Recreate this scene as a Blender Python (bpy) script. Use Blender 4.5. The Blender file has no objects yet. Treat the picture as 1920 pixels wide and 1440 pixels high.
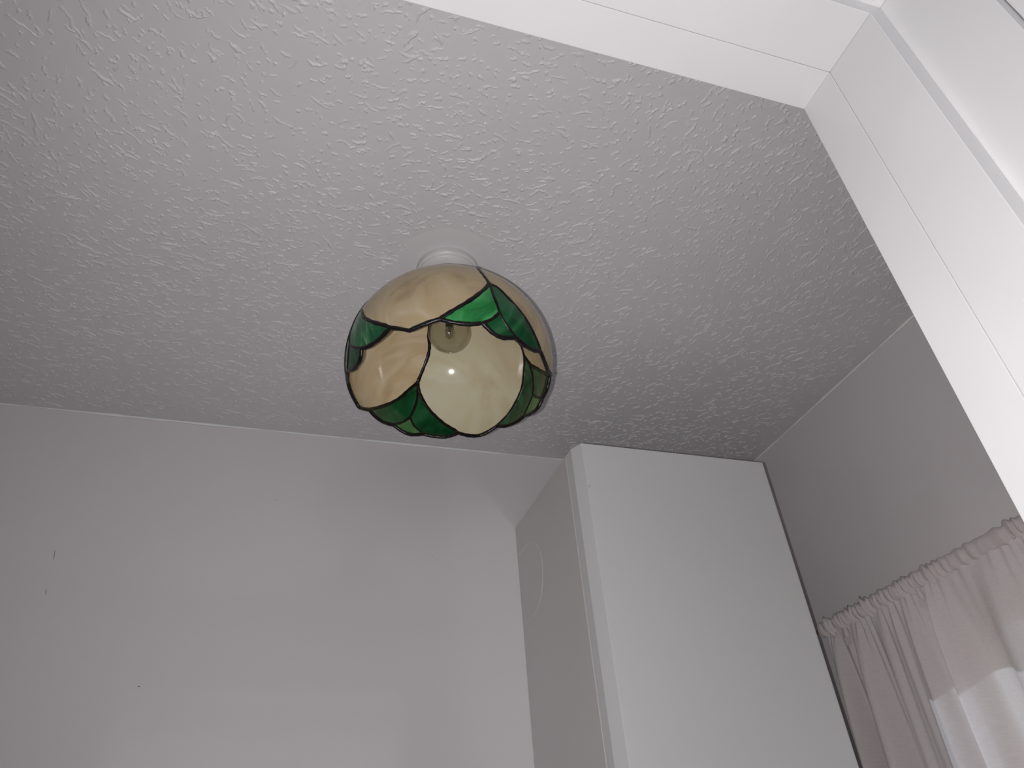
import bpy, bmesh, math, random
import numpy as np
from mathutils import Vector, Matrix, geometry

scene = bpy.context.scene
col = scene.collection
random.seed(7)
rng = np.random.default_rng(11)
CZ = 1.42                      # height of the lens above the floor
CEIL = CZ + 0.88               # ceiling height
R = math.radians

# ------------------------------------------------------------------ camera
def cam_axes(yaw, pitch, roll):
    f = Vector((math.sin(yaw)*math.cos(pitch), math.cos(yaw)*math.cos(pitch), math.sin(pitch)))
    rt = Vector((math.cos(yaw), -math.sin(yaw), 0)); up = rt.cross(f)
    return math.cos(roll)*rt + math.sin(roll)*up, -math.sin(roll)*rt + math.cos(roll)*up, f
cr, cu, cf = cam_axes(0.355370668, 0.632437993, -0.0883918730)
cam_data = bpy.data.cameras.new('camera')
cam = bpy.data.objects.new('camera', cam_data)
col.objects.link(cam)
cam_data.sensor_fit = 'HORIZONTAL'
cam_data.sensor_width = 36.0
cam_data.lens = 1366.68/1920*36.0
cam_data.clip_start = 0.01
m = Matrix((cr, cu, -cf)).transposed().to_4x4()
m.translation = Vector((0, 0, CZ))
cam.matrix_world = m
scene.camera = cam

# ------------------------------------------------------------------ world and lights
world = bpy.data.worlds.new('world'); scene.world = world
world.use_nodes = True
bg = world.node_tree.nodes['Background']
bg.inputs['Color'].default_value = (0.92, 0.95, 1.0, 1)
bg.inputs['Strength'].default_value = 0.72

# the phone's own flash, beside its lens
fl = bpy.data.lights.new('phone_flash', 'SPOT')
fl.energy = 22.0
fl.color = (1.0, 0.968, 0.978)
fl.shadow_soft_size = 0.004
fl.spot_size = R(146); fl.spot_blend = 1.0
flo = bpy.data.objects.new('phone_flash', fl); col.objects.link(flo)
m2 = m @ Matrix.Rotation(R(-8), 4, 'Y'); m2.translation = Vector((0, 0, CZ)) - 0.028*cr - 0.006*cu
flo.matrix_world = m2

# daylight outside the window
su = bpy.data.lights.new('sun', 'SUN')
su.energy = 3.0; su.color = (0.78, 0.87, 1.0); su.angle = R(0.6)
suo = bpy.data.objects.new('sun', su); col.objects.link(suo)
sdir = Vector((-1.0, 0.35, -0.56)).normalized()
suo.rotation_euler = sdir.to_track_quat('-Z', 'Y').to_euler()
suo.location = (3, 0, 4)

scene.view_settings.view_transform = 'Standard'
scene.view_settings.look = 'None'
scene.view_settings.gamma = 1.0
scene.view_settings.use_curve_mapping = False
scene.view_settings.exposure = 0.0
scene.cycles.max_bounces = 7; scene.cycles.diffuse_bounces = 4; scene.cycles.glossy_bounces = 3
scene.cycles.blur_glossy = 0.0; scene.cycles.sample_clamp_indirect = 60.0         # keep the light the glossy boiler side throws on the wall

# ------------------------------------------------------------------ materials
def new_mat(name):
    mt = bpy.data.materials.new(name); mt.use_nodes = True
    nt = mt.node_tree
    return mt, nt, nt.nodes['Principled BSDF']
def N(nt, typ, **kw):
    n = nt.nodes.new(typ)
    for k, v in kw.items():
        if k in n.inputs: n.inputs[k].default_value = v
        else: setattr(n, k, v)
    return n
def L(nt, a, b): nt.links.new(a, b)
def coords(nt, scale=(1, 1, 1), rot=(0, 0, 0)):
    t = N(nt, 'ShaderNodeTexCoord'); mp = N(nt, 'ShaderNodeMapping')
    mp.inputs['Scale'].default_value = scale; mp.inputs['Rotation'].default_value = rot
    L(nt, t.outputs['Object'], mp.inputs['Vector'])
    return mp.outputs['Vector']
def ramp(nt, fac, stops):
    r = N(nt, 'ShaderNodeValToRGB')
    e = r.color_ramp.elements
    while len(e) < len(stops): e.new(0.5)
    for q, (p, c) in zip(e, stops):
        q.position = p; q.color = (*c, 1)
    L(nt, fac, r.inputs['Fac'])
    return r.outputs['Color']
def noise(nt, vec, scale, detail=3, rough=0.5, dist=0.0):
    n = N(nt, 'ShaderNodeTexNoise', Scale=scale, Detail=detail, Roughness=rough, Distortion=dist)
    L(nt, vec, n.inputs['Vector'])
    return n.outputs['Fac']
def bump(nt, bs, h, strength, dist):
    b = N(nt, 'ShaderNodeBump', Strength=strength, Distance=dist)
    L(nt, h, b.inputs['Height']); L(nt, b.outputs['Normal'], bs.inputs['Normal'])

def paint(name, c1, c2, rough, bscale=60, bstr=0.15, bdist=0.001, cscale=1.6, spec=0.5):
    mt, nt, bs = new_mat(name)
    v = coords(nt)
    L(nt, ramp(nt, noise(nt, v, cscale, 2, 0.55), [(0.35, c1), (0.68, c2)]), bs.inputs['Base Color'])
    bs.inputs['Roughness'].default_value = rough
    bs.inputs['Specular IOR Level'].default_value = spec
    if bstr > 0.055: bump(nt, bs, noise(nt, v, bscale, 1), bstr, bdist)
    return mt
M = {}
M['ceiling'] = paint('ceiling_paint', (0.64, 0.63, 0.645), (0.68, 0.67, 0.68), 0.5, 90, 0.25, 0.0015)
M['wall'] = paint('wall_satin_paint', (0.675, 0.64, 0.645), (0.70, 0.67, 0.675), 0.10, 7, 0.05, 0.004)
M['gloss'] = paint('white_gloss_wood', (0.60, 0.595, 0.595), (0.63, 0.625, 0.625), 0.32, 25, 0.10, 0.002, 6)
M['caulk'] = paint('white_caulk', (0.80, 0.80, 0.78), (0.86, 0.86, 0.84), 0.45, 60, 0.5, 0.002)
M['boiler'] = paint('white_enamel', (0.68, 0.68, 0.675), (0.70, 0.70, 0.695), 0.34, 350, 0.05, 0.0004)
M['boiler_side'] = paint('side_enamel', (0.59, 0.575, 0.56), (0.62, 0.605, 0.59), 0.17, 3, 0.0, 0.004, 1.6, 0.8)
M['dark_gap'] = paint('dark_gasket', (0.02, 0.02, 0.02), (0.03, 0.03, 0.03), 0.8)
M['plastic'] = paint('white_plastic', (0.58, 0.575, 0.565), (0.64, 0.635, 0.625), 0.35, 120, 0.35, 0.001, 30)
M['floor'] = paint('grey_vinyl', (0.42, 0.40, 0.37), (0.48, 0.46, 0.43), 0.5)
M['wood'] = paint('tan_window_wood', (0.42, 0.30, 0.17), (0.52, 0.39, 0.23), 0.45, 40, 0.2, 0.001, 9)
M['rod'] = paint('brown_rod', (0.42, 0.25, 0.19), (0.48, 0.31, 0.24), 0.5)
M['metal'] = paint('bulb_metal', (0.30, 0.26, 0.20), (0.45, 0.40, 0.33), 0.3); 
M['metal'].node_tree.nodes['Principled BSDF'].inputs['Metallic'].default_value = 1.0

mt, nt, bs = new_mat('black_patina_lead')
v = coords(nt)
L(nt, ramp(nt, noise(nt, v, 120, 3), [(0.3, (0.004, 0.003, 0.003)), (0.75, (0.012, 0.009, 0.008))]), bs.inputs['Base Color'])
bs.inputs['Roughness'].default_value = 0.30
bs.inputs['Specular IOR Level'].default_value = 0.3
bump(nt, bs, noise(nt, v, 220, 2), 0.4, 0.001)
M['lead'] = mt

def glass_sheet(name, stops, scale, rot, stretch=(1, 5, 1), dist=1.2, trans=0.14):
    mt, nt, bs = new_mat(name)
    v = coords(nt, (scale*stretch[0], scale*stretch[1], scale*stretch[2]), rot)
    inf = N(nt, 'ShaderNodeObjectInfo')
    mul = N(nt, 'ShaderNodeMath', operation='MULTIPLY'); mul.inputs[1].default_value = 37.0
    L(nt, inf.outputs['Random'], mul.inputs[0])
    add = N(nt, 'ShaderNodeVectorMath', operation='ADD')
    L(nt, v, add.inputs[0]); L(nt, mul.outputs[0], add.inputs[1])
    c = ramp(nt, noise(nt, add.outputs[0], 1.0, 4, 0.5, dist), stops)
    L(nt, c, bs.inputs['Base Color'])
    bs.inputs['Roughness'].default_value = 0.09
    bs.inputs['IOR'].default_value = 1.5
    bump(nt, bs, noise(nt, add.outputs[0], 1.4, 2), 0.04, 0.004)
    tr = N(nt, 'ShaderNodeBsdfTranslucent'); L(nt, c, tr.inputs['Color'])
    mx = N(nt, 'ShaderNodeMixShader'); mx.inputs[0].default_value = trans
    L(nt, bs.outputs[0], mx.inputs[1]); L(nt, tr.outputs[0], mx.inputs[2])
    L(nt, mx.outputs[0], nt.nodes['Material Output'].inputs['Surface'])
    return mt
beige = [(0.30, (0.40, 0.30, 0.18)), (0.44, (0.50, 0.39, 0.23)), (0.60, (0.54, 0.43, 0.27)), (0.76, (0.62, 0.53, 0.40))]
M['cream_a'] = glass_sheet('amber_cream_opal_glass', beige, 11, (0.2, 0.3, 0.7), (1, 3, 1))
M['cream_b'] = glass_sheet('pale_cream_opal_glass', [(0.28, (0.66, 0.56, 0.37)), (0.5, (0.74, 0.68, 0.48)), (0.75, (0.76, 0.74, 0.57))], 9, (0.5, 0.1, 0.2), (1, 1.6, 1))
M['cream_c'] = glass_sheet('streaky_cream_opal_glass', [(0.28, (0.62, 0.46, 0.26)), (0.5, (0.74, 0.59, 0.37)), (0.72, (0.80, 0.69, 0.50))], 12, (0.3, 0.9, 0.5), (1, 3.5, 1))
M['green_a'] = glass_sheet('bright_green_streaky_glass', [(0.30, (0.014, 0.15, 0.035)), (0.5, (0.04, 0.30, 0.085)), (0.72, (0.15, 0.43, 0.17))], 16, (0.6, 0.2, 1.0), (1, 4, 1))
M['green_b'] = glass_sheet('deep_green_streaky_glass', [(0.30, (0.004, 0.040, 0.012)), (0.55, (0.010, 0.095, 0.032)), (0.78, (0.04, 0.17, 0.07))], 17, (0.3, 1.1, 0.4), (1, 4, 1))
M['green_c'] = glass_sheet('green_white_wispy_glass', [(0.30, (0.006, 0.07, 0.03)), (0.5, (0.02, 0.14, 0.05)), (0.60, (0.05, 0.20, 0.07)), (0.70, (0.24, 0.38, 0.29))], 18, (0.2, 0.4, 1.2), (1, 6, 1))
M['green_d'] = glass_sheet('light_green_glass', [(0.30, (0.03, 0.16, 0.04)), (0.7, (0.12, 0.30, 0.11))], 20, (0.2, 0.4, 0.2), (1, 3, 1))

mt, nt, bs = new_mat('clear_bulb_glass')
tp = N(nt, 'ShaderNodeBsdfTransparent'); tp.inputs['Color'].default_value = (0.86, 0.85, 0.81, 1)
gl = N(nt, 'ShaderNodeBsdfGlossy'); gl.inputs['Roughness'].default_value = 0.03
lw = N(nt, 'ShaderNodeLayerWeight', Blend=0.5)
pw = N(nt, 'ShaderNodeMath', operation='POWER'); pw.inputs[1].default_value = 3.0
L(nt, lw.outputs['Facing'], pw.inputs[0])
fr = N(nt, 'ShaderNodeMath', operation='MULTIPLY_ADD'); fr.inputs[1].default_value = 0.55; fr.inputs[2].default_value = 0.045
L(nt, pw.outputs[0], fr.inputs[0])
mx = N(nt, 'ShaderNodeMixShader')
L(nt, fr.outputs[0], mx.inputs[0]); L(nt, tp.outputs[0], mx.inputs[1]); L(nt, gl.outputs[0], mx.inputs[2])
L(nt, mx.outputs[0], nt.nodes['Material Output'].inputs['Surface'])
M['bulb'] = mt
mt, nt, bs = new_mat('window_glass')
tp = N(nt, 'ShaderNodeBsdfTransparent'); tp.inputs['Color'].default_value = (0.95, 0.97, 0.97, 1)
gl = N(nt, 'ShaderNodeBsdfGlossy'); gl.inputs['Roughness'].default_value = 0.01
mx = N(nt, 'ShaderNodeMixShader'); mx.inputs[0].default_value = 0.05
L(nt, tp.outputs[0], mx.inputs[1]); L(nt, gl.outputs[0], mx.inputs[2])
L(nt, mx.outputs[0], nt.nodes['Material Output'].inputs['Surface'])
M['pane'] = mt

# sheer woven curtain cloth: weave scatters, passes light and lets a little be seen through
mt, nt, bs = new_mat('sheer_curtain_cloth')
v = coords(nt, (1, 1, 1))
vw = coords(nt, (1, 90, 900))
c = ramp(nt, noise(nt, vw, 1.0, 3, 0.6), [(0.3, (0.80, 0.735, 0.725)), (0.7, (0.88, 0.83, 0.82))])
L(nt, c, bs.inputs['Base Color'])
bs.inputs['Roughness'].default_value = 0.9
bs.inputs['Specular IOR Level'].default_value = 0.1
bump(nt, bs, noise(nt, vw, 1.0, 2), 0.25, 0.0006)
tr = N(nt, 'ShaderNodeBsdfTranslucent'); L(nt, c, tr.inputs['Color'])
tp = N(nt, 'ShaderNodeBsdfTransparent')
mx = N(nt, 'ShaderNodeMixShader'); mx.inputs[0].default_value = 0.30
L(nt, bs.outputs[0], mx.inputs[1]); L(nt, tr.outputs[0], mx.inputs[2])
mx2 = N(nt, 'ShaderNodeMixShader'); mx2.inputs[0].default_value = 0.08
L(nt, mx.outputs[0], mx2.inputs[1]); L(nt, tp.outputs[0], mx2.inputs[2])
L(nt, mx2.outputs[0], nt.nodes['Material Output'].inputs['Surface'])
M['curtain'] = mt

# ------------------------------------------------------------------ mesh helpers
def link(name, me, mat, parent=None, smooth=False):
    o = bpy.data.objects.new(name, me); col.objects.link(o)
    if mat: me.materials.append(M[mat])
    if smooth:
        me.polygons.foreach_set('use_smooth', [True]*len(me.polygons))
    if parent: o.parent = parent
    return o
def from_bm(name, bm, mat, parent=None, smooth=False):
    bmesh.ops.recalc_face_normals(bm, faces=bm.faces)
    me = bpy.data.meshes.new(name); bm.to_mesh(me); bm.free()
    return link(name, me, mat, parent, smooth)
def add_box(bm, x0, x1, y0, y1, z0, z1):
    vs = [bm.verts.new((x, y, z)) for x in (x0, x1) for y in (y0, y1) for z in (z0, z1)]
    for f in ((0, 1, 3, 2), (4, 6, 7, 5), (0, 4, 5, 1), (2, 3, 7, 6), (0, 2, 6, 4), (1, 5, 7, 3)):
        bm.faces.new([vs[i] for i in f])
def box(name, b, mat, parent=None, bevel=0.0, seg=2):
    bm = bmesh.new(); add_box(bm, *b)
    if bevel:
        bmesh.ops.bevel(bm, geom=bm.edges[:], offset=bevel, segments=seg, affect='EDGES', profile=0.5)
    o = from_bm(name, bm, mat, parent, bool(bevel))
    if bevel: smooth_angle(o); weighted(o)
    return o
def weighted(o):             # flat faces keep flat normals, only the bevels turn
    wn = o.modifiers.new('weighted_normals', 'WEIGHTED_NORMAL'); wn.mode = 'FACE_AREA'; wn.weight = 100; wn.keep_sharp = True
def smooth_angle(o, a=40):
    me = o.data
    me.polygons.foreach_set('use_smooth', [True]*len(me.polygons))
    bm = bmesh.new(); bm.from_mesh(me)
    for e in bm.edges:
        if len(e.link_faces) == 2 and e.calc_face_angle(0) > R(a): e.smooth = False
    bm.to_mesh(me); bm.free()
def lathe(name, prof, mat, parent=None, seg=64, origin=(0, 0, 0), angle=35):
    bm = bmesh.new(); rings = []
    for r, z in prof:
        if r < 1e-6: rings.append([bm.verts.new((origin[0], origin[1], origin[2]+z))])
        else: rings.append([bm.verts.new((origin[0]+r*math.cos(2*math.pi*i/seg), origin[1]+r*math.sin(2*math.pi*i/seg), origin[2]+z)) for i in range(seg)])
    for a, b in zip(rings, rings[1:]):
        for i in range(seg):
            j = (i+1) % seg
            q = [a[i % len(a)], a[j % len(a)], b[j % len(b)], b[i % len(b)]]
            u = []
            for x in q:
                if x not in u: u.append(x)
            if len(u) > 2: bm.faces.new(u)
    o = from_bm(name, bm, mat, parent)
    smooth_angle(o, angle)
    return o
def empty(name, loc=(0, 0, 0)):
    o = bpy.data.objects.new(name, None); col.objects.link(o); o.location = loc
    o.empty_display_size = 0.05
    return o
def tag(o, label, cat, group=None):
    o['label'] = label; o['category'] = cat
    if group: o['group'] = group
    return o
def struct(o, label, cat):
    o['kind'] = 'structure'; o['label'] = label; o['category'] = cat
    return o

# ------------------------------------------------------------------ the room
XL, XR, YB = -0.85, 1.1125, 1.3922          # left wall, right wall, back wall
YD0, YD1 = 0.137, 0.300                     # door wall, hall face and room face
HALL = -1.6
struct(box('floor', (XL-0.1, XR+0.1, HALL, YB+0.1, -0.10, 0.0), 'floor'), 'grey vinyl floor of the small room and hall', 'floor')
ceiling = struct(box('ceiling', (XL-0.1, XR+0.1, HALL, YB+0.1, CEIL, CEIL+0.10), 'ceiling'), 'white ceiling with a streaky stippled paint texture', 'ceiling')
struct(box('wall_back', (XL-0.1, XR+0.1, YB, YB+0.10, 0, CEIL), 'wall'), 'pale grey satin painted wall behind the boiler', 'wall')
struct(box('wall_left', (XL-0.10, XL, HALL, YB, 0, CEIL), 'wall'), 'pale grey wall at the far left end', 'wall')

# right wall with the window opening hidden behind the curtain
WY0, WY1, WZ0, WZ1 = 0.40, 1.010, CZ-0.62, CZ+0.400
bm = bmesh.new()
add_box(bm, XR, XR+0.22, HALL, WY0, 0, CEIL)
add_box(bm, XR, XR+0.22, WY1, YB, 0, CEIL)
add_box(bm, XR, XR+0.22, WY0, WY1, WZ1, CEIL)
add_box(bm, XR, XR+0.22, WY0, WY1, 0, WZ0)
struct(from_bm('wall_right', bm, 'wall'), 'shaded grey wall above the gathered curtain', 'wall')

# wall with the doorway the picture is taken through
DX0, DX1, DZ1 = -0.42, 0.463, CZ+0.642       # rough lining faces
JX, JZ = 0.443, CZ+0.622                     # face of stop / inner lining
Y2, Y3 = 0.260, 0.202
bm = bmesh.new()
add_box(bm, XL, DX0-0.03, YD0, YD1, 0, CEIL)
add_box(bm, DX1+0.03, XR, YD0, YD1, 0, CEIL)
add_box(bm, DX0-0.03, DX1+0.03, YD0, YD1, DZ1+0.03, CEIL)
struct(from_bm('wall_front', bm, 'wall'), 'wall around the white doorway', 'wall')

door = struct(empty('door_1', (JX, YD1, 0)), 'white gloss painted door frame seen from the doorway', 'door frame')
def dpart(name, b, bevel=0.0015):
    o = box(name, b, 'gloss', None, bevel)
    o.parent = door; o.matrix_parent_inverse = Matrix.Translation(-Vector(door.location))
    return o
dpart('jamb', (DX1, DX1+0.03, YD0, YD1, 0, DZ1+0.03))
dpart('jamb', (DX0-0.03, DX0, YD0, YD1, 0, DZ1+0.03))
dpart('head', (DX0, DX1, YD0, YD1, DZ1, DZ1+0.03))
SX = DX0+0.02
dpart('stop', (JX+0.0002, DX1, Y3, Y2, 0, DZ1), 0.0011)
dpart('stop', (DX0, SX, Y3, Y2, 0, DZ1), 0.0011)
dpart('stop', (SX, JX+0.0002, Y3, Y2, JZ+0.0002, DZ1), 0.0011)
dpart('inner_lining', (JX, DX1, Y2, YD1, 0, DZ1), 0.0007)
dpart('inner_lining', (DX0, SX, Y2, YD1, 0, DZ1), 0.0007)
dpart('inner_lining', (SX, JX, Y2, YD1, JZ, DZ1), 0.0007)
AW = 0.065
dpart('architrave', (DX1+0.010, DX1+0.010+AW, YD0-0.016, YD0, 0, DZ1+0.010+AW), 0.003)
dpart('architrave', (DX0-0.010-AW, DX0-0.010, YD0-0.016, YD0, 0, DZ1+0.010+AW), 0.003)
dpart('architrave', (DX0-0.010, DX1+0.010, YD0-0.016, YD0, DZ1+0.010, DZ1+0.010+AW), 0.003)

# caulk beads in the ceiling corners
def bead(name, p0, p1, r, label, inward, seed):
    p0, p1 = Vector(p0), Vector(p1); d = (p1-p0); n = 160
    rr = random.Random(seed)
    bm = bmesh.new(); prev = None
    ph = [rr.uniform(0, 6.28) for _ in range(5)]
    for i in range(n+1):
        t = i/n; p = p0 + d*t
        w = r*(0.75 + 0.22*math.sin(23*t+ph[0]) + 0.18*math.sin(61*t+ph[1]) + 0.12*math.sin(137*t+ph[2]))
        ring = []
        for k in range(6):
            a = k/5*math.pi/2
            ring.append(bm.verts.new(p + inward*(w*(1-0.75*math.sin(a))) + Vector((0, 0, -1))*(w*(1-0.75*math.cos(a)))))
        ring.append(bm.verts.new(p))
        if prev:
            for k in range(7):
                bm.faces.new([prev[k], prev[(k+1) % 7], ring[(k+1) % 7], ring[k]])
        prev = ring
    return struct(from_bm(name, bm, 'caulk', None, True), label, 'trim')
bead('trim_1', (XL, YB, CEIL), (XR, YB, CEIL), 0.0040, 'thin white caulk bead where back wall meets ceiling', Vector((0, -1, 0)), 1)
bead('trim_2', (XR, YB, CEIL), (XR, YD1, CEIL), 0.0050, 'rough white caulk bead where right wall meets ceiling', Vector((-1, 0, 0)), 2)

# ------------------------------------------------------------------ stippled ceiling relief (real ridges)
LX, LY = 0.21537, 0.83995                    # lamp axis
def ceiling_relief():
    ctrl = np.array([(-.32, .61, 70), (-.19, .60, 45), (-.22, .83, 8), (-.41, 1.11, 9), (-.07, .98, -1), (-.03, .76, 13), (.09, .55, -6), (.11, .67, -14),
                     (.27, .54, -4), (.41, .70, -54), (.61, .55, -83), (.79, .67, -80), (.56, .92, -59), (.86, 1.16, -30), (.47, 1.28, 6), (.04, 1.17, 13), (.47, .46, -71)])
    cell = 0.0158                              # jittered cells keep the strokes evenly spread
    gx, gy = np.meshgrid(np.arange(-0.83, XR-0.02, cell), np.arange(YD1+0.02, YB-0.008, cell))
    px = np.concatenate([gx.ravel(), gx.ravel()+cell*0.5]); py = np.concatenate([gy.ravel(), gy.ravel()+cell*0.5])
    n = len(px)
    px = px+rng.uniform(-0.5, 0.5, n)*cell; py = np.minimum(py+rng.uniform(-0.5, 0.5, n)*cell, YB-0.006)
    keep = np.hypot(px-LX, py-LY) > 0.088 + rng.normal(0, 0.005, n)
    keep &= px < XR-0.035+rng.normal(0, 0.006, n)
    keep &= ~((py > YB-0.03) & (rng.random(n) < 0.75))
    patch = np.sin(px*9+1.3*np.sin(py*7))*np.sin(py*11+1.7*np.cos(px*6))
    keep &= rng.random(n) < 0.72+0.26*patch
    px, py = px[keep], py[keep]; n = len(px)
    w = 1/(((px[:, None]-ctrl[:, 0])**2+(py[:, None]-ctrl[:, 1])**2)+0.006)**1.5
    a2 = np.radians(ctrl[:, 2])*2
    ang = 0.5*np.arctan2((w*np.sin(a2)).sum(1), (w*np.cos(a2)).sum(1)) + rng.normal(0, 0.42, n)
    ln = np.clip(rng.lognormal(math.log(0.0110), 0.60, n), 0.0025, 0.036)
    wd = rng.uniform(0.0011, 0.0019, n)
    ht = rng.uniform(0.0008, 0.0018, n)
    dot = rng.random(n) < 0.28; ln = np.where(dot, ln*0.45, ln); wd = np.where(dot, wd*1.25, wd); ht = np.where(dot, ht*1.1, ht)
    curv = rng.normal(0, 40, n)*np.where(ln > 0.02, 0.6, 1.0)
    flip = rng.random(n) < 0.5
    S, K = 9, 7
    prof_u = np.array([-1.9, -1.15, -0.55, 0, 0.55, 1.15, 1.9]); prof_h = np.array([-0.12, 0.18, 0.75, 1.0, 0.75, 0.18, -0.12])
    t = np.linspace(0, 1, S)
    V = np.zeros((n, S, K, 3))
    taper = np.sin(np.clip(t*0.94+0.03, 0, 1)*math.pi)**0.6
    blob = 1+0.9*np.exp(-((t-0.86)/0.10)**2)
    jig = rng.normal(0, 1, (n, S))*0.0007
    wv = 1+0.25*rng.normal(0, 1, (n, S))
    s = (t[None, :]-0.5)*ln[:, None]
    th = ang[:, None]+curv[:, None]*s
    cx = px[:, None]+np.cumsum(np.cos(th), 1)*(ln/S)[:, None]; cy = py[:, None]+np.cumsum(np.sin(th), 1)*(ln/S)[:, None]
    cx += -np.sin(th)*jig; cy += np.cos(th)*jig
    bl = np.where(rng.random(n)[:, None] < 0.65, blob[None, :], 1.0)
    W = wd[:, None]*taper[None, :]*np.clip(wv, 0.6, 1.5)*bl
    H = ht[:, None]*taper[None, :]*bl*np.clip(wv, 0.6, 1.4)
    V[..., 0] = cx[..., None]-np.sin(th)[..., None]*W[..., None]*prof_u
    V[..., 1] = cy[..., None]+np.cos(th)[..., None]*W[..., None]*prof_u
    V[..., 2] = CEIL-H[..., None]*prof_h
    V = V.reshape(-1, 3)
    i = (np.arange(n)*S*K)[:, None, None]+(np.arange(S-1)*K)[None, :, None]+np.arange(K-1)[None, None, :]
    i = i.reshape(-1)
    F = np.stack([i, i+1, i+K+1, i+K], 1)
    me = bpy.data.meshes.new('paint_ridges')
    me.vertices.add(len(V)); me.vertices.foreach_set('co', V.ravel())
    me.loops.add(F.size); me.loops.foreach_set('vertex_index', F.ravel().astype(np.int32))
    me.polygons.add(len(F)); me.polygons.foreach_set('loop_start', (np.arange(len(F))*4).astype(np.int32))
    me.update(calc_edges=True); me.validate()
    o = link('paint_ridges', me, 'ceiling', ceiling, True)
    o['kind'] = 'stuff'
ceiling_relief()

# ------------------------------------------------------------------ ceiling rose and lamp holder
rose = tag(empty('lamp_holder', (LX, LY, CEIL)), 'white plastic ceiling lamp holder and rose above the stained glass shade', 'lamp holder')
lathe('plaster_pad', [(0.0, 0.0), (0.088, 0.0), (0.082, -0.0004), (0.072, -0.0006), (0.0, -0.0007)], 'ceiling', rose)
lathe('rose', [(0.0, -0.001), (0.0505, -0.001), (0.0515, -0.003), (0.0505, -0.0105), (0.048, -0.0125), (0.0475, -0.0165), (0.0455, -0.018),
               (0.0445, -0.0225), (0.043, -0.0235), (0.0405, -0.0237), (0.0405, -0.026), (0.0, -0.026)], 'plastic', rose)
lathe('lamp_socket', [(0.0, -0.025), (0.036, -0.026), (0.0365, -0.0262), (0.035, -0.044), (0.031, -0.050), (0.0195, -0.054), (0.0185, -0.060), (0.0185, -0.104), (0.017, -0.108), (0.0148, -0.108), (0.0148, -0.076), (0.0, -0.076)], 'plastic', rose)
lathe('shade_clamp_ring', [(0.0185, -0.0685), (0.027, -0.0685), (0.028, -0.070), (0.028, -0.077), (0.026, -0.080), (0.0185, -0.080)], 'plastic', rose)

# ------------------------------------------------------------------ stained glass shade
A_, C_ = 0.153, 0.140
SC = Vector((0, 0, 0))
SHZ = CZ+0.68
shade = tag(empty('stained_glass_lampshade', (LX, LY, SHZ)), 'dome shaped stained glass ceiling lampshade with cream petals and green leaves', 'lampshade')
def ell(th, ph, off=0.0):
    t, p = R(th), R(ph)
    q = Vector((A_*math.cos(p)*math.cos(t), A_*math.cos(p)*math.sin(t), C_*math.sin(p)))
    nrm = Vector((q.x/A_**2, q.y/A_**2, q.z/C_**2)).normalized()
    return q+nrm*off, nrm
def smooth_path(pts, n=6):
    if len(pts) < 3:
        (a, b), (c, d) = pts
        return [(a+(c-a)*i/n, b+(d-b)*i/n) for i in range(n+1)]
    P = [np.array(p, float) for p in pts]
    P = [2*P[0]-P[1]]+P+[2*P[-1]-P[-2]]
    out = []
    for i in range(1, len(P)-2):
        for k in range(n):
            t = k/n
            out.append(tuple(0.5*((2*P[i])+(-P[i-1]+P[i+1])*t+(2*P[i-1]-5*P[i]+4*P[i+1]-P[i+2])*t*t+(-P[i-1]+3*P[i]-3*P[i+1]+P[i+2])*t**3)))
    out.append(tuple(P[-2]))
    return out
TOP = 72.0
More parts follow.
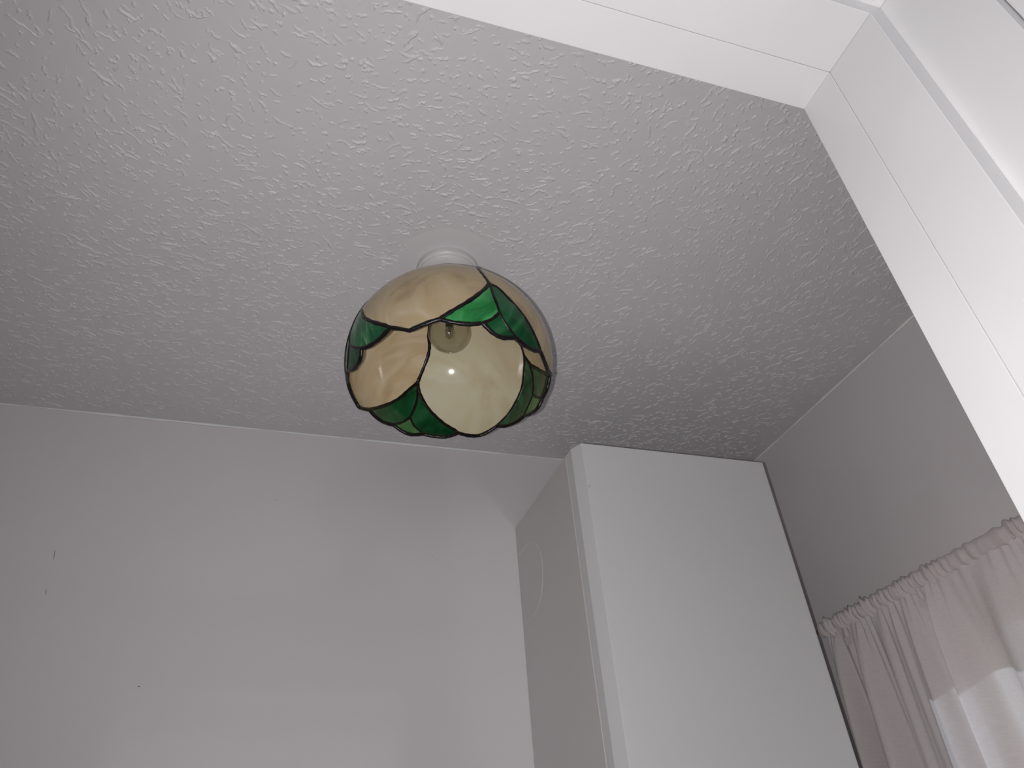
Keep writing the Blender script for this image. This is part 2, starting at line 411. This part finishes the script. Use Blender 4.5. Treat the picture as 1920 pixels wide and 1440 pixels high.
# four leaf clusters; angles in degrees round the shade, latitudes on the dome
CL = [
 dict(J=(278.0, 12.0), top=(287.0, TOP), cc=[(276.0, 20.5), (275.5, 30), (279, 52)],
      ab=[(273.4, 4.0), (266.2, -5.0), (258.0, -11.8)], Pb=(251.1, -16.6), brim=[(257.9, -18.8), (266.3, -19.2)], R1=(273.4, -17.6),
      bh=[(278.2, -14.0)], Mx=(282.2, -8.8), bc=[(278.9, 3.3), (280.5, -2.5)], hc=[(284.7, -12.4), (289.1, -16.6)], R2=(294.4, -19.5),
      hrim=[(279.9, -21.8), (286.0, -22.5)], crim=[(301.9, -20.7), (308.9, -19.6)], Pc=(315.4, -16.4), cd=[(282.5, 10.6), (289.0, 3.8), (297.6, -3.0), (306.6, -10.4)],
      next=[(322.1, -18.2), (330.5, -19.0), (340.5, -14.3)]),
 dict(J=(372.8, 25.6), top=(383.0, TOP), cc=[(369.8, 32.3), (370.0, 38), (374, 55)],
      ab=[(370.7, 17.5), (365.9, 10.5), (360, 3)], Pb=(351.0, -7.0), brim=[(354.0, -11.0), (357.5, -14.0)], R1=(363.4, -15.4),
      bh=[(371.0, -8.8)], Mx=(376.2, -3.1), bc=[(372.2, 17.5), (373.6, 7.9)], hc=[(380.4, -8.9)], R2=(384.1, -15.2),
      hrim=[(368.1, -20.0), (377.2, -18.3)], crim=[(390.0, -16.5), (398.7, -15.6)], Pc=(406.0, -12.3), cd=[(379.8, 16.9), (384.3, 9.2), (390.4, 2.2), (397.2, -5.2)],
      next=[(413.9, -16.0), (419.2, -16.9), (426.2, -14.6)]),
 dict(J=(459.4, 25.4), top=(470.0, TOP), cc=[(456.8, 37.2), (455.4, 45.8), (456.9, 52.6), (461.6, 59)],
      ab=[(457.1, 19.3), (453.2, 12.3), (447.8, 5.0), (441.2, -2.3), (434.6, -8.3)], Pb=(432.0, -11.3), brim=[(434.7, -13.2), (439.8, -15.0), (446.5, -15.0)], R1=(453.5, -13.7),
      bh=[(456.6, -11.5), (459.9, -7.5)], Mx=(462.0, -1.2), bc=[(458.1, 15.3), (459.3, 7.0)], hc=[(467.0, -7.1)], R2=(473.8, -12.3),
      hrim=[(461.7, -16.6), (467.8, -15.7)], crim=[(481.3, -13.7), (487.7, -12.7)], Pc=(493.6, -10.0), cd=[(465.0, 18.6), (469.7, 11.6), (476.6, 4.3), (484.6, -2.7)],
      next=[(499.0, -13.3), (507.1, -17.6), (510.3, -16.4), (518.7, -14.4)]),
 dict(J=(554.4, 21.0), top=(560.0, TOP), cc=[(556, 30), (555, 42), (556, 56)],
      ab=[(551.5, 14.0), (546, 6), (538, -2), (530, -7.5)], Pb=(525.0, -11.5), brim=[(530.0, -13.0), (534.5, -13.6)], R1=(538.9, -13.9),
      bh=[(544.5, -10.8)], Mx=(549.6, -4.2), bc=[(551.0, 13.5), (549.5, 4)], hc=[(553.2, -8.4), (556.5, -11.7)], R2=(561.7, -15.4),
      hrim=[(547.5, -19.8), (556.9, -20.2)], crim=[(566.7, -17.7), (575.3, -18.0)], Pc=(584.3, -14.9), cd=[(561.5, 12.0), (566.0, 3.1), (573.4, -5.6), (582.5, -13.3)],
      next=[(594.5, -20.2), (605.0, -18.0)]),
]
came_lines, panes, rim = [], [], []
for i, c in enumerate(CL):
    P = {k: smooth_path(v) for k, v in dict(
        cc=[c['J']]+c['cc']+[c['top']], ab=[c['J']]+c['ab']+[c['Pb']], bc=[c['J']]+c['bc']+[c['Mx']], bh=[c['R1']]+c['bh']+[c['Mx']],
        hc=[c['Mx']]+c['hc']+[c['R2']], cd=[c['J']]+c['cd']+[c['Pc']], brim=[c['Pb']]+c['brim']+[c['R1']],
        hrim=[c['R1']]+c['hrim']+[c['R2']], crim=[c['R2']]+c['crim']+[c['Pc']]).items()}
    c['P'] = P
    nx = CL[(i+1) % 4]; sh = 360 if i == 3 else 0
    pts = [c['Pc']]+c['next']+[(nx['Pb'][0]+sh, nx['Pb'][1])]
    c['nrim'] = [q for a, b in zip(pts, pts[1:]) for q in smooth_path([a, b], 4)[:-1]]+[pts[-1]] if i in (0, 3) else smooth_path(pts)
for i, c in enumerate(CL):
    P = c['P']; nx = CL[(i+1) % 4]; sh = 360 if i == 3 else 0
    shift = lambda path: [(a+sh, b) for a, b in path]
    panes.append(('leaf', P['ab'][:-1]+P['brim'][:-1]+P['bh'][:-1]+P['bc'][::-1][:-1], i, 0))
    panes.append(('leaf', P['hrim'][:-1]+P['hc'][::-1][:-1]+P['bh'][::-1][:-1], i, 1))
    panes.append(('leaf', P['cd'][:-1]+P['crim'][::-1][:-1]+P['hc'][::-1][:-1]+P['bc'][::-1][:-1], i, 2))
    ncc, nab = shift(nx['P']['cc']), shift(nx['P']['ab'])
    topedge = smooth_path([c['top'], (nx['top'][0]+sh, TOP)], 14)
    panes.append(('petal', P['cc'][::-1][:-1]+P['cd'][:-1]+c['nrim'][:-1]+nab[::-1][:-1]+ncc[:-1]+topedge[::-1][:-1], i, 3))
    for k, wid in (('cc', 3.5), ('ab', 3.6), ('bc', 2.8), ('bh', 2.7), ('hc', 2.7), ('cd', 3.4)):
        came_lines.append((P[k], wid/1000))
    rim += P['brim'][:-1]+P['hrim'][:-1]+P['crim'][:-1]+c['nrim'][:-1]
def pane(poly, mat, thick=0.0028):
    # keep only the polygon itself, with interior points so that the sheet follows the dome
    P2 = [Vector((a*0.9, b)) for a, b in poly]
    n = len(P2)
    arr = np.array([(p.x, p.y) for p in P2])
    pts = list(P2)
    step = 4.0
    xs = np.arange(arr[:, 0].min()+step/2, arr[:, 0].max(), step); ys = np.arange(arr[:, 1].min()+step/2, arr[:, 1].max(), step)
    x2, y2 = np.roll(arr[:, 0], -1), np.roll(arr[:, 1], -1)
    for x in xs:
        for y in ys:
            cr_ = ((arr[:, 1] > y) != (y2 > y)) & (x < (x2-arr[:, 0])*(y-arr[:, 1])/(y2-arr[:, 1]+1e-12)+arr[:, 0])
            if cr_.sum() % 2 == 0: continue
            dx, dy = x2-arr[:, 0], y2-arr[:, 1]
            tt = np.clip(((x-arr[:, 0])*dx+(y-arr[:, 1])*dy)/(dx*dx+dy*dy+1e-12), 0, 1)
            if np.hypot(arr[:, 0]+tt*dx-x, arr[:, 1]+tt*dy-y).min() > step*0.45: pts.append(Vector((x, y)))
    vo, eo, fo, *_ = geometry.delaunay_2d_cdt(pts, [], [list(range(n))], 1, 1e-5)
    bm = bmesh.new()
    outer = [bm.verts.new(ell(v.x/0.9, v.y, thick/2)[0]) for v in vo]
    inner = [bm.verts.new(ell(v.x/0.9, v.y, -thick/2)[0]) for v in vo]
    cnt = {}
    for f in fo:
        bm.faces.new([outer[k] for k in f]); bm.faces.new([inner[k] for k in reversed(f)])
        for a, b in zip(f, list(f[1:])+[f[0]]):
            key = (min(a, b), max(a, b)); cnt[key] = cnt.get(key, 0)+1
    for (a, b), k in cnt.items():
        if k == 1: bm.faces.new([outer[a], outer[b], inner[b], inner[a]])
    o = from_bm('glass_pane', bm, mat, shade, True)
    smooth_angle(o, 50)
    return o
GM = {(0, 0): 'green_a', (0, 1): 'green_b', (0, 2): 'green_b', (0, 3): 'cream_a',
      (1, 0): 'green_b', (1, 1): 'green_d', (1, 2): 'green_b', (1, 3): 'cream_b',
      (2, 0): 'green_b', (2, 1): 'green_d', (2, 2): 'green_b', (2, 3): 'cream_c',
      (3, 0): 'green_b', (3, 1): 'green_b', (3, 2): 'green_c', (3, 3): 'cream_a'}
for kind, poly, i, k in panes:
    o = pane(poly, GM[(i, k)])
    if kind == 'petal': o['label'] = 'cream opal glass petal'
    else: o['label'] = 'green streaky glass leaf'
def came(name, path, w, h, closed=False, lift=0.0):
    bm = bmesh.new(); rings = []
    n = len(path); C3 = [ell(a, b)[0] for a, b in path]; NN = [ell(a, b)[1] for a, b in path]
    for i in range(n):
        p = C3[i]; nr = NN[i]
        if closed: tg = C3[(i+1) % n]-C3[i-1]
        else: tg = C3[min(i+1, n-1)]-C3[max(i-1, 0)]
        tg.normalize(); sd = nr.cross(tg).normalized()
        k = 10
        ww = w*(1+0.10*math.sin(i*1.7)+0.08*math.sin(i*0.63+1))
        rings.append([bm.verts.new(p+sd*(ww*math.cos(2*math.pi*q/k))+nr*(h*math.sin(2*math.pi*q/k)+lift)) for q in range(k)])
    m_ = len(rings)
    for i in range(m_ if closed else m_-1):
        a, b = rings[i], rings[(i+1) % m_]
        for q in range(10): bm.faces.new([a[q], a[(q+1) % 10], b[(q+1) % 10], b[q]])
    if not closed:
        bm.faces.new(rings[0][::-1]); bm.faces.new(rings[-1])
    return from_bm(name, bm, 'lead', shade, True)
for path, w in came_lines: came('lead_came', path, w, 0.0026)
came('rim_came', rim, 0.0033, 0.0030, True)
came('top_came', [(a, TOP) for a in range(0, 360, 6)], 0.0025, 0.0026, True)
for c in CL:                                # solder blobs where the leaves meet
    for q, r in ((c['J'], 0.0042), (c['Mx'], 0.0034)):
        p, nr = ell(*q)
        bm = bmesh.new()
        bmesh.ops.create_uvsphere(bm, u_segments=12, v_segments=8, radius=1.0)
        rot = nr.to_track_quat('Z', 'Y').to_matrix().to_4x4()
        bmesh.ops.transform(bm, matrix=Matrix.Translation(p) @ rot @ Matrix.Diagonal((r, r, 0.003, 1)), verts=bm.verts)
        from_bm('solder_joint', bm, 'lead', shade, True)
zt_ = C_*math.sin(R(TOP)); rt_ = A_*math.cos(R(TOP))
so = CEIL-SHZ                                # shade cap rests on the clamp ring of the holder
lathe('shade_cap', [(0.0195, so-0.0675), (rt_+0.002, zt_+0.001), (rt_+0.002, zt_-0.001), (0.0195, so-0.0690), (0.0195, so-0.0675)], 'lead', shade)

# ------------------------------------------------------------------ bulb
BZ = CZ+0.741
bulb = tag(empty('light_bulb', (LX, LY, BZ)), 'clear glass light bulb with a halogen capsule hanging inside the shade', 'light bulb')
def bulb_prof(r, zc_top, rn):
    pr = [(0.0, -r)]
    for i in range(1, 22):
        a = -math.pi/2+i/22*math.pi*0.80
        pr.append((r*math.cos(a), r*math.sin(a)))
    x0, z0 = pr[-1]
    for i in range(1, 7):
        t = i/6; s = t*t*(3-2*t)
        pr.append((x0+(rn-x0)*(0.55*t+0.45*s), z0+(zc_top-z0)*t))
    return pr
po = bulb_prof(0.0325, 0.040, 0.0130); pi_ = bulb_prof(0.0318, 0.040, 0.0123)
lathe('glass_envelope', po, 'bulb', bulb, 64)
lathe('bulb_cap', [(0.0, 0.0385), (0.0128, 0.0385), (0.0138, 0.040), (0.0138, 0.058), (0.0, 0.058)], 'metal', bulb, 32)
lathe('halogen_capsule', [(0.0, -0.0120), (0.0022, -0.0115), (0.0030, -0.0095), (0.0060, -0.0065), (0.0068, -0.001), (0.0064, 0.005), (0.0048, 0.009), (0.0045, 0.012), (0.0, 0.012)], 'bulb', bulb, 32)
bm = bmesh.new()
add_box(bm, -0.0052, 0.0052, -0.0016, 0.0016, 0.0115, 0.024)
add_box(bm, -0.0060, -0.0050, -0.0006, 0.0006, 0.024, 0.040)
add_box(bm, 0.0050, 0.0060, -0.0006, 0.0006, 0.024, 0.040)
add_box(bm, -0.0006, 0.0006, -0.0006, 0.0006, -0.004, 0.0115)
from_bm('filament_support', bm, 'metal', bulb)

# ------------------------------------------------------------------ boiler
BX0, BX1, BT, BB = 0.494, 0.9065, CZ+0.6915, CZ-0.06
YF, YJ = 1.031, 1.081
boiler = tag(empty('wall_boiler', ((BX0+BX1)/2, YB, BB)), 'tall white wall mounted boiler with a chamfered front cover in the corner', 'boiler')
def bpart(o):
    o.parent = boiler; o.matrix_parent_inverse = Matrix.Translation(-Vector(boiler.location)); return o
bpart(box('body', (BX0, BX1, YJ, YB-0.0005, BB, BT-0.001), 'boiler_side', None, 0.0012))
# front cover: chamfered plan, top edge gently rounded
ci, cdp = 0.0125, 0.0235
plan = [(BX0+0.0008, YJ-0.0018), (BX0+0.0008, YF+cdp), (BX0+ci, YF), (BX1-ci, YF), (BX1-0.0008, YF+cdp), (BX1-0.0008, YJ-0.0018)]
bm = bmesh.new()
lo = [bm.verts.new((x, y, BB)) for x, y in plan]; hi = [bm.verts.new((x, y, BT)) for x, y in plan]
for i in range(6): bm.faces.new([lo[i], lo[(i+1) % 6], hi[(i+1) % 6], hi[i]])
bm.faces.new(lo[::-1]); bm.faces.new(hi)
te = [e for e in bm.edges if abs(e.verts[0].co.z-BT) < 1e-6 and abs(e.verts[1].co.z-BT) < 1e-6]
ve = [e for e in bm.edges if abs(e.verts[0].co.z-e.verts[1].co.z) > 0.1]
bmesh.ops.bevel(bm, geom=te, offset=0.0022, segments=4, affect='EDGES', profile=0.5)
ve = [e for e in bm.edges if abs(e.verts[0].co.z-e.verts[1].co.z) > 0.1]
bmesh.ops.bevel(bm, geom=[e for e in ve if e.verts[0].co.x > 0.7], offset=0.0030, segments=4, affect='EDGES', profile=0.5)
ve = [e for e in bm.edges if abs(e.verts[0].co.z-e.verts[1].co.z) > 0.1 and e.verts[0].co.x < 0.7]
bmesh.ops.bevel(bm, geom=ve, offset=0.0009, segments=2, affect='EDGES', profile=0.5)
cover = bpart(from_bm('front_cover', bm, 'boiler')); smooth_angle(cover, 40); weighted(cover)
bpart(box('cover_gasket', (BX0+0.004, BX1-0.004, YJ-0.004, YJ+0.002, BB+0.004, BT-0.004), 'dark_gap'))
# U shaped flue knock-out scored in the side panel
kc_y, kc_z, kr = 1.326, CZ+0.549, 0.0745
path = [(YB-0.003, kc_z+kr)]+[(kc_y-kr*math.sin(a), kc_z+kr*math.cos(a)) for a in np.linspace(0, math.pi, 40)]+[(YB-0.003, kc_z-kr)]
def strip(name, path, x, w, h, mat):
    bm = bmesh.new(); prev = None
    for i, (y, z) in enumerate(path):
        a = path[max(i-1, 0)]; b = path[min(i+1, len(path)-1)]
        d = Vector((0, b[0]-a[0], b[1]-a[1])).normalized(); n_ = Vector((0, -d.z, d.y))
        p = Vector((x, y, z))
        ring = [bm.verts.new(p+n_*w), bm.verts.new(p+n_*w*0.5+Vector((-h, 0, 0))), bm.verts.new(p-n_*w*0.5+Vector((-h, 0, 0))), bm.verts.new(p-n_*w)]
        if prev:
            for k in range(4): bm.faces.new([prev[k], prev[(k+1) % 4], ring[(k+1) % 4], ring[k]])
        prev = ring
    return from_bm(name, bm, mat, None, True)
bpart(strip('flue_knockout', path, BX0+0.0002, 0.0009, 0.0008, 'boiler'))
bpart(lathe('cover_screw', [(0.0, -0.0008), (0.0022, -0.0006), (0.0026, 0.001), (0.0, 0.001)], 'boiler_side', None, 20)).matrix_local = \
    Matrix.Translation(Vector((BX0+ci+0.003, YF-0.0004, CZ+0.602))-Vector(boiler.location)) @ Matrix.Rotation(R(-90), 4, 'X')

# ------------------------------------------------------------------ window behind the curtain
win = struct(empty('window_1', (XR+0.09, (WY0+WY1)/2, WZ0)), 'tan wooden window behind the gathered curtain', 'window')
def wpart(o):
    o.parent = win; o.matrix_parent_inverse = Matrix.Translation(-Vector(win.location)); return o
X0, X1 = XR+0.055, XR+0.115
for b in ((X0, X1, WY0, WY0+0.05, WZ0, WZ1), (X0, X1, WY1-0.05, WY1, WZ0, WZ1), (X0, X1, WY0+0.05, WY1-0.05, WZ1-0.05, WZ1), (X0, X1, WY0+0.05, WY1-0.05, WZ0, WZ0+0.05)):
    wpart(box('frame_rail', b, 'wood', None, 0.003))
ym = 0.70
wpart(box('mullion', (X0, X1, ym-0.025, ym+0.025, WZ0+0.05, WZ1-0.05), 'wood', None, 0.003))
wpart(box('pane', (X0+0.028, X0+0.032, WY0+0.05, ym-0.025, WZ0+0.05, WZ1-0.05), 'pane'))
wpart(box('pane', (X0+0.028, X0+0.032, ym+0.025, WY1-0.05, WZ0+0.05, WZ1-0.05), 'pane'))
wpart(box('architrave', (XR-0.014, XR, 1.160, 1.217, WZ0-0.05, CZ+0.385), 'wood', None, 0.003))

# ------------------------------------------------------------------ curtain rod and curtain
RZ = CZ+0.422; RX = 1.0575
CY1, CY0 = 1.203, 0.30
rod = tag(empty('curtain_rod', (RX, CY1, RZ)), 'thin brown curtain rod threaded through the curtain heading', 'curtain rod')
bm = bmesh.new()
bmesh.ops.create_cone(bm, segments=20, radius1=0.0045, radius2=0.0045, depth=CY1-CY0+0.03, cap_ends=True)
bmesh.ops.transform(bm, matrix=Matrix.Translation((0, -(CY1-CY0)/2, 0)) @ Matrix.Rotation(R(90), 4, 'X'), verts=bm.verts)
ro = from_bm('rod', bm, 'rod', rod); smooth_angle(ro)
for yy in (0.006, -(CY1-CY0)-0.006):
    box('bracket', (0.0, XR-RX, yy-0.006, yy+0.006, -0.009, 0.009), 'rod', rod, 0.002)

curtain = tag(empty('curtain', (RX, CY1, RZ)), 'sheer off white curtain gathered on a rod beside the boiler', 'curtain')
LEN = CY1-CY0
def gather(y):      # how tightly the cloth is gathered along the rod (y measured from the far end)
    return 0.48+0.52*np.clip(np.exp(-((y-0.03)/0.04)**2)+np.exp(-((y-0.115)/0.075)**2)+0.9*np.exp(-((y-0.265)/0.055)**2)+0.8*np.exp(-((y-0.47)/0.035)**2)+0.8*np.exp(-((y-0.7)/0.1)**2), 0, 1)
ny = 1100
yy = np.linspace(0, LEN, ny)
g = gather(yy)
phase = np.cumsum(g)*(yy[1]-yy[0])
crng = np.random.default_rng(5)
def fold_noise(ph, freq, seed, k=7):
    r_ = np.random.default_rng(seed); out = np.zeros_like(ph)
    for _ in range(k):
        out += np.sin(2*math.pi*freq*r_.uniform(0.6, 1.5)*ph+r_.uniform(0, 6.28))
    return out/math.sqrt(k)
# heading: a ruffled pocket round the rod
nk = 28
bm_v = np.zeros((ny, nk, 3))
ang = np.linspace(0, 2*math.pi, nk, endpoint=False)
for j, a in enumerate(ang):
    skew = 0.010*math.sin(a+0.6)+0.004*math.sin(2*a)
    ph = np.interp(yy+skew, yy, phase)
    ruf = fold_noise(ph, 85, 21)*0.0028+fold_noise(ph, 40, 22)*0.0022
    rad_y = 0.0118+ruf*g
    rz = rad_y*1.12; rx = rad_y*0.85
    flat = 0.0026*max(0, -math.sin(a))
    bm_v[:, j, 0] = rx*math.cos(a); bm_v[:, j, 1] = -yy+0.0015*np.sin(ph*400+j*0.4)*g; bm_v[:, j, 2] = (rz+flat)*math.sin(a)
def grid_mesh(name, V, closed, mat, parent):
    n0, n1 = V.shape[:2]
    i, j = np.meshgrid(np.arange(n0-1), np.arange(n1 if closed else n1-1), indexing='ij')
    j2 = (j+1) % n1
    F = np.stack([i*n1+j, i*n1+j2, (i+1)*n1+j2, (i+1)*n1+j], -1).reshape(-1, 4)
    me = bpy.data.meshes.new(name)
    me.from_pydata(V.reshape(-1, 3).tolist(), [], F.tolist()); me.update()
    return link(name, me, mat, parent, True)
hd = grid_mesh('heading', bm_v, True, 'curtain', curtain)
# hanging cloth: tight gathers under the heading merging into deep folds
DROP = 1.15
tz = np.concatenate([np.linspace(0, 0.10, 40, endpoint=False), np.linspace(0.10, 0.45, 50, endpoint=False), np.linspace(0.45, DROP, 26)])
V = np.zeros((ny, len(tz), 3))
fine = fold_noise(phase, 62, 31); mid = fold_noise(phase, 27, 32); big = fold_noise(phase, 12.0, 33, 4); tilt = fold_noise(phase, 6, 34)
for j, z in enumerate(tz):
    a = math.exp(-z/0.035); b = (1-math.exp(-z/0.05))*math.exp(-z/0.30); c = 1-math.exp(-z/0.13)
    lat = 0.020*c*z*tilt
    sharp = big+0.25*np.sin(2*big)
    x = fine*0.0028*a+mid*0.0075*b+sharp*0.0190*c+0.003*fine*b*0.4
    V[:, j, 0] = x-0.004*c-0.001
    V[:, j, 1] = -yy+lat+0.012*(1-yy/LEN*0.2)*np.exp(-yy/0.02)*-1.0
    V[:, j, 2] = -0.0135-z+0.0012*a*np.sin(phase*520)
cl = grid_mesh('cloth_panel', V, False, 'curtain', curtain)
# small flat rectangles of curtain cloth under the heading
for (ty, tzz, w_, h_) in ((CY1-1.129, -0.043, 0.013, 0.010), (CY1-0.930, -0.043, 0.012, 0.009)):
    k = int(ty/LEN*(ny-1)); x_ = V[max(0, k-15):k+15, 20, 0].min()-0.0008
    bm = bmesh.new()
    add_box(bm, x_-0.0006, x_, -ty-w_/2, -ty+w_/2, tzz-h_/2-0.004, tzz+h_/2)
    from_bm('cloth_patch', bm, 'curtain', curtain)

# small scuffs and specks on the painted back wall
wall_back = bpy.data.objects['wall_back']
M['scuff'] = paint('dark_scuff', (0.10, 0.09, 0.085), (0.16, 0.14, 0.13), 0.7)
for (x, z, w, h, a) in ((-0.0126, 0.7166, 0.0030, 0.0014, 20), (-0.189, 0.356, 0.0040, 0.0018, 5), (-0.372, 0.577, 0.0009, 0.020, -8), (-0.367, 0.510, 0.0010, 0.012, -12), (0.309, 0.6146, 0.0018, 0.0014, 0)):
    bm = bmesh.new()
    bmesh.ops.create_cone(bm, segments=10, radius1=1, radius2=0.8, depth=1, cap_ends=True)
    bmesh.ops.transform(bm, matrix=Matrix.Translation((x, YB-0.0001, CZ+z)) @ Matrix.Rotation(R(a), 4, 'Y') @ Matrix.Diagonal((w/2, 0.0006, h/2, 1)) @ Matrix.Rotation(R(90), 4, 'X'), verts=bm.verts)
    from_bm('scuff_mark', bm, 'scuff', wall_back)
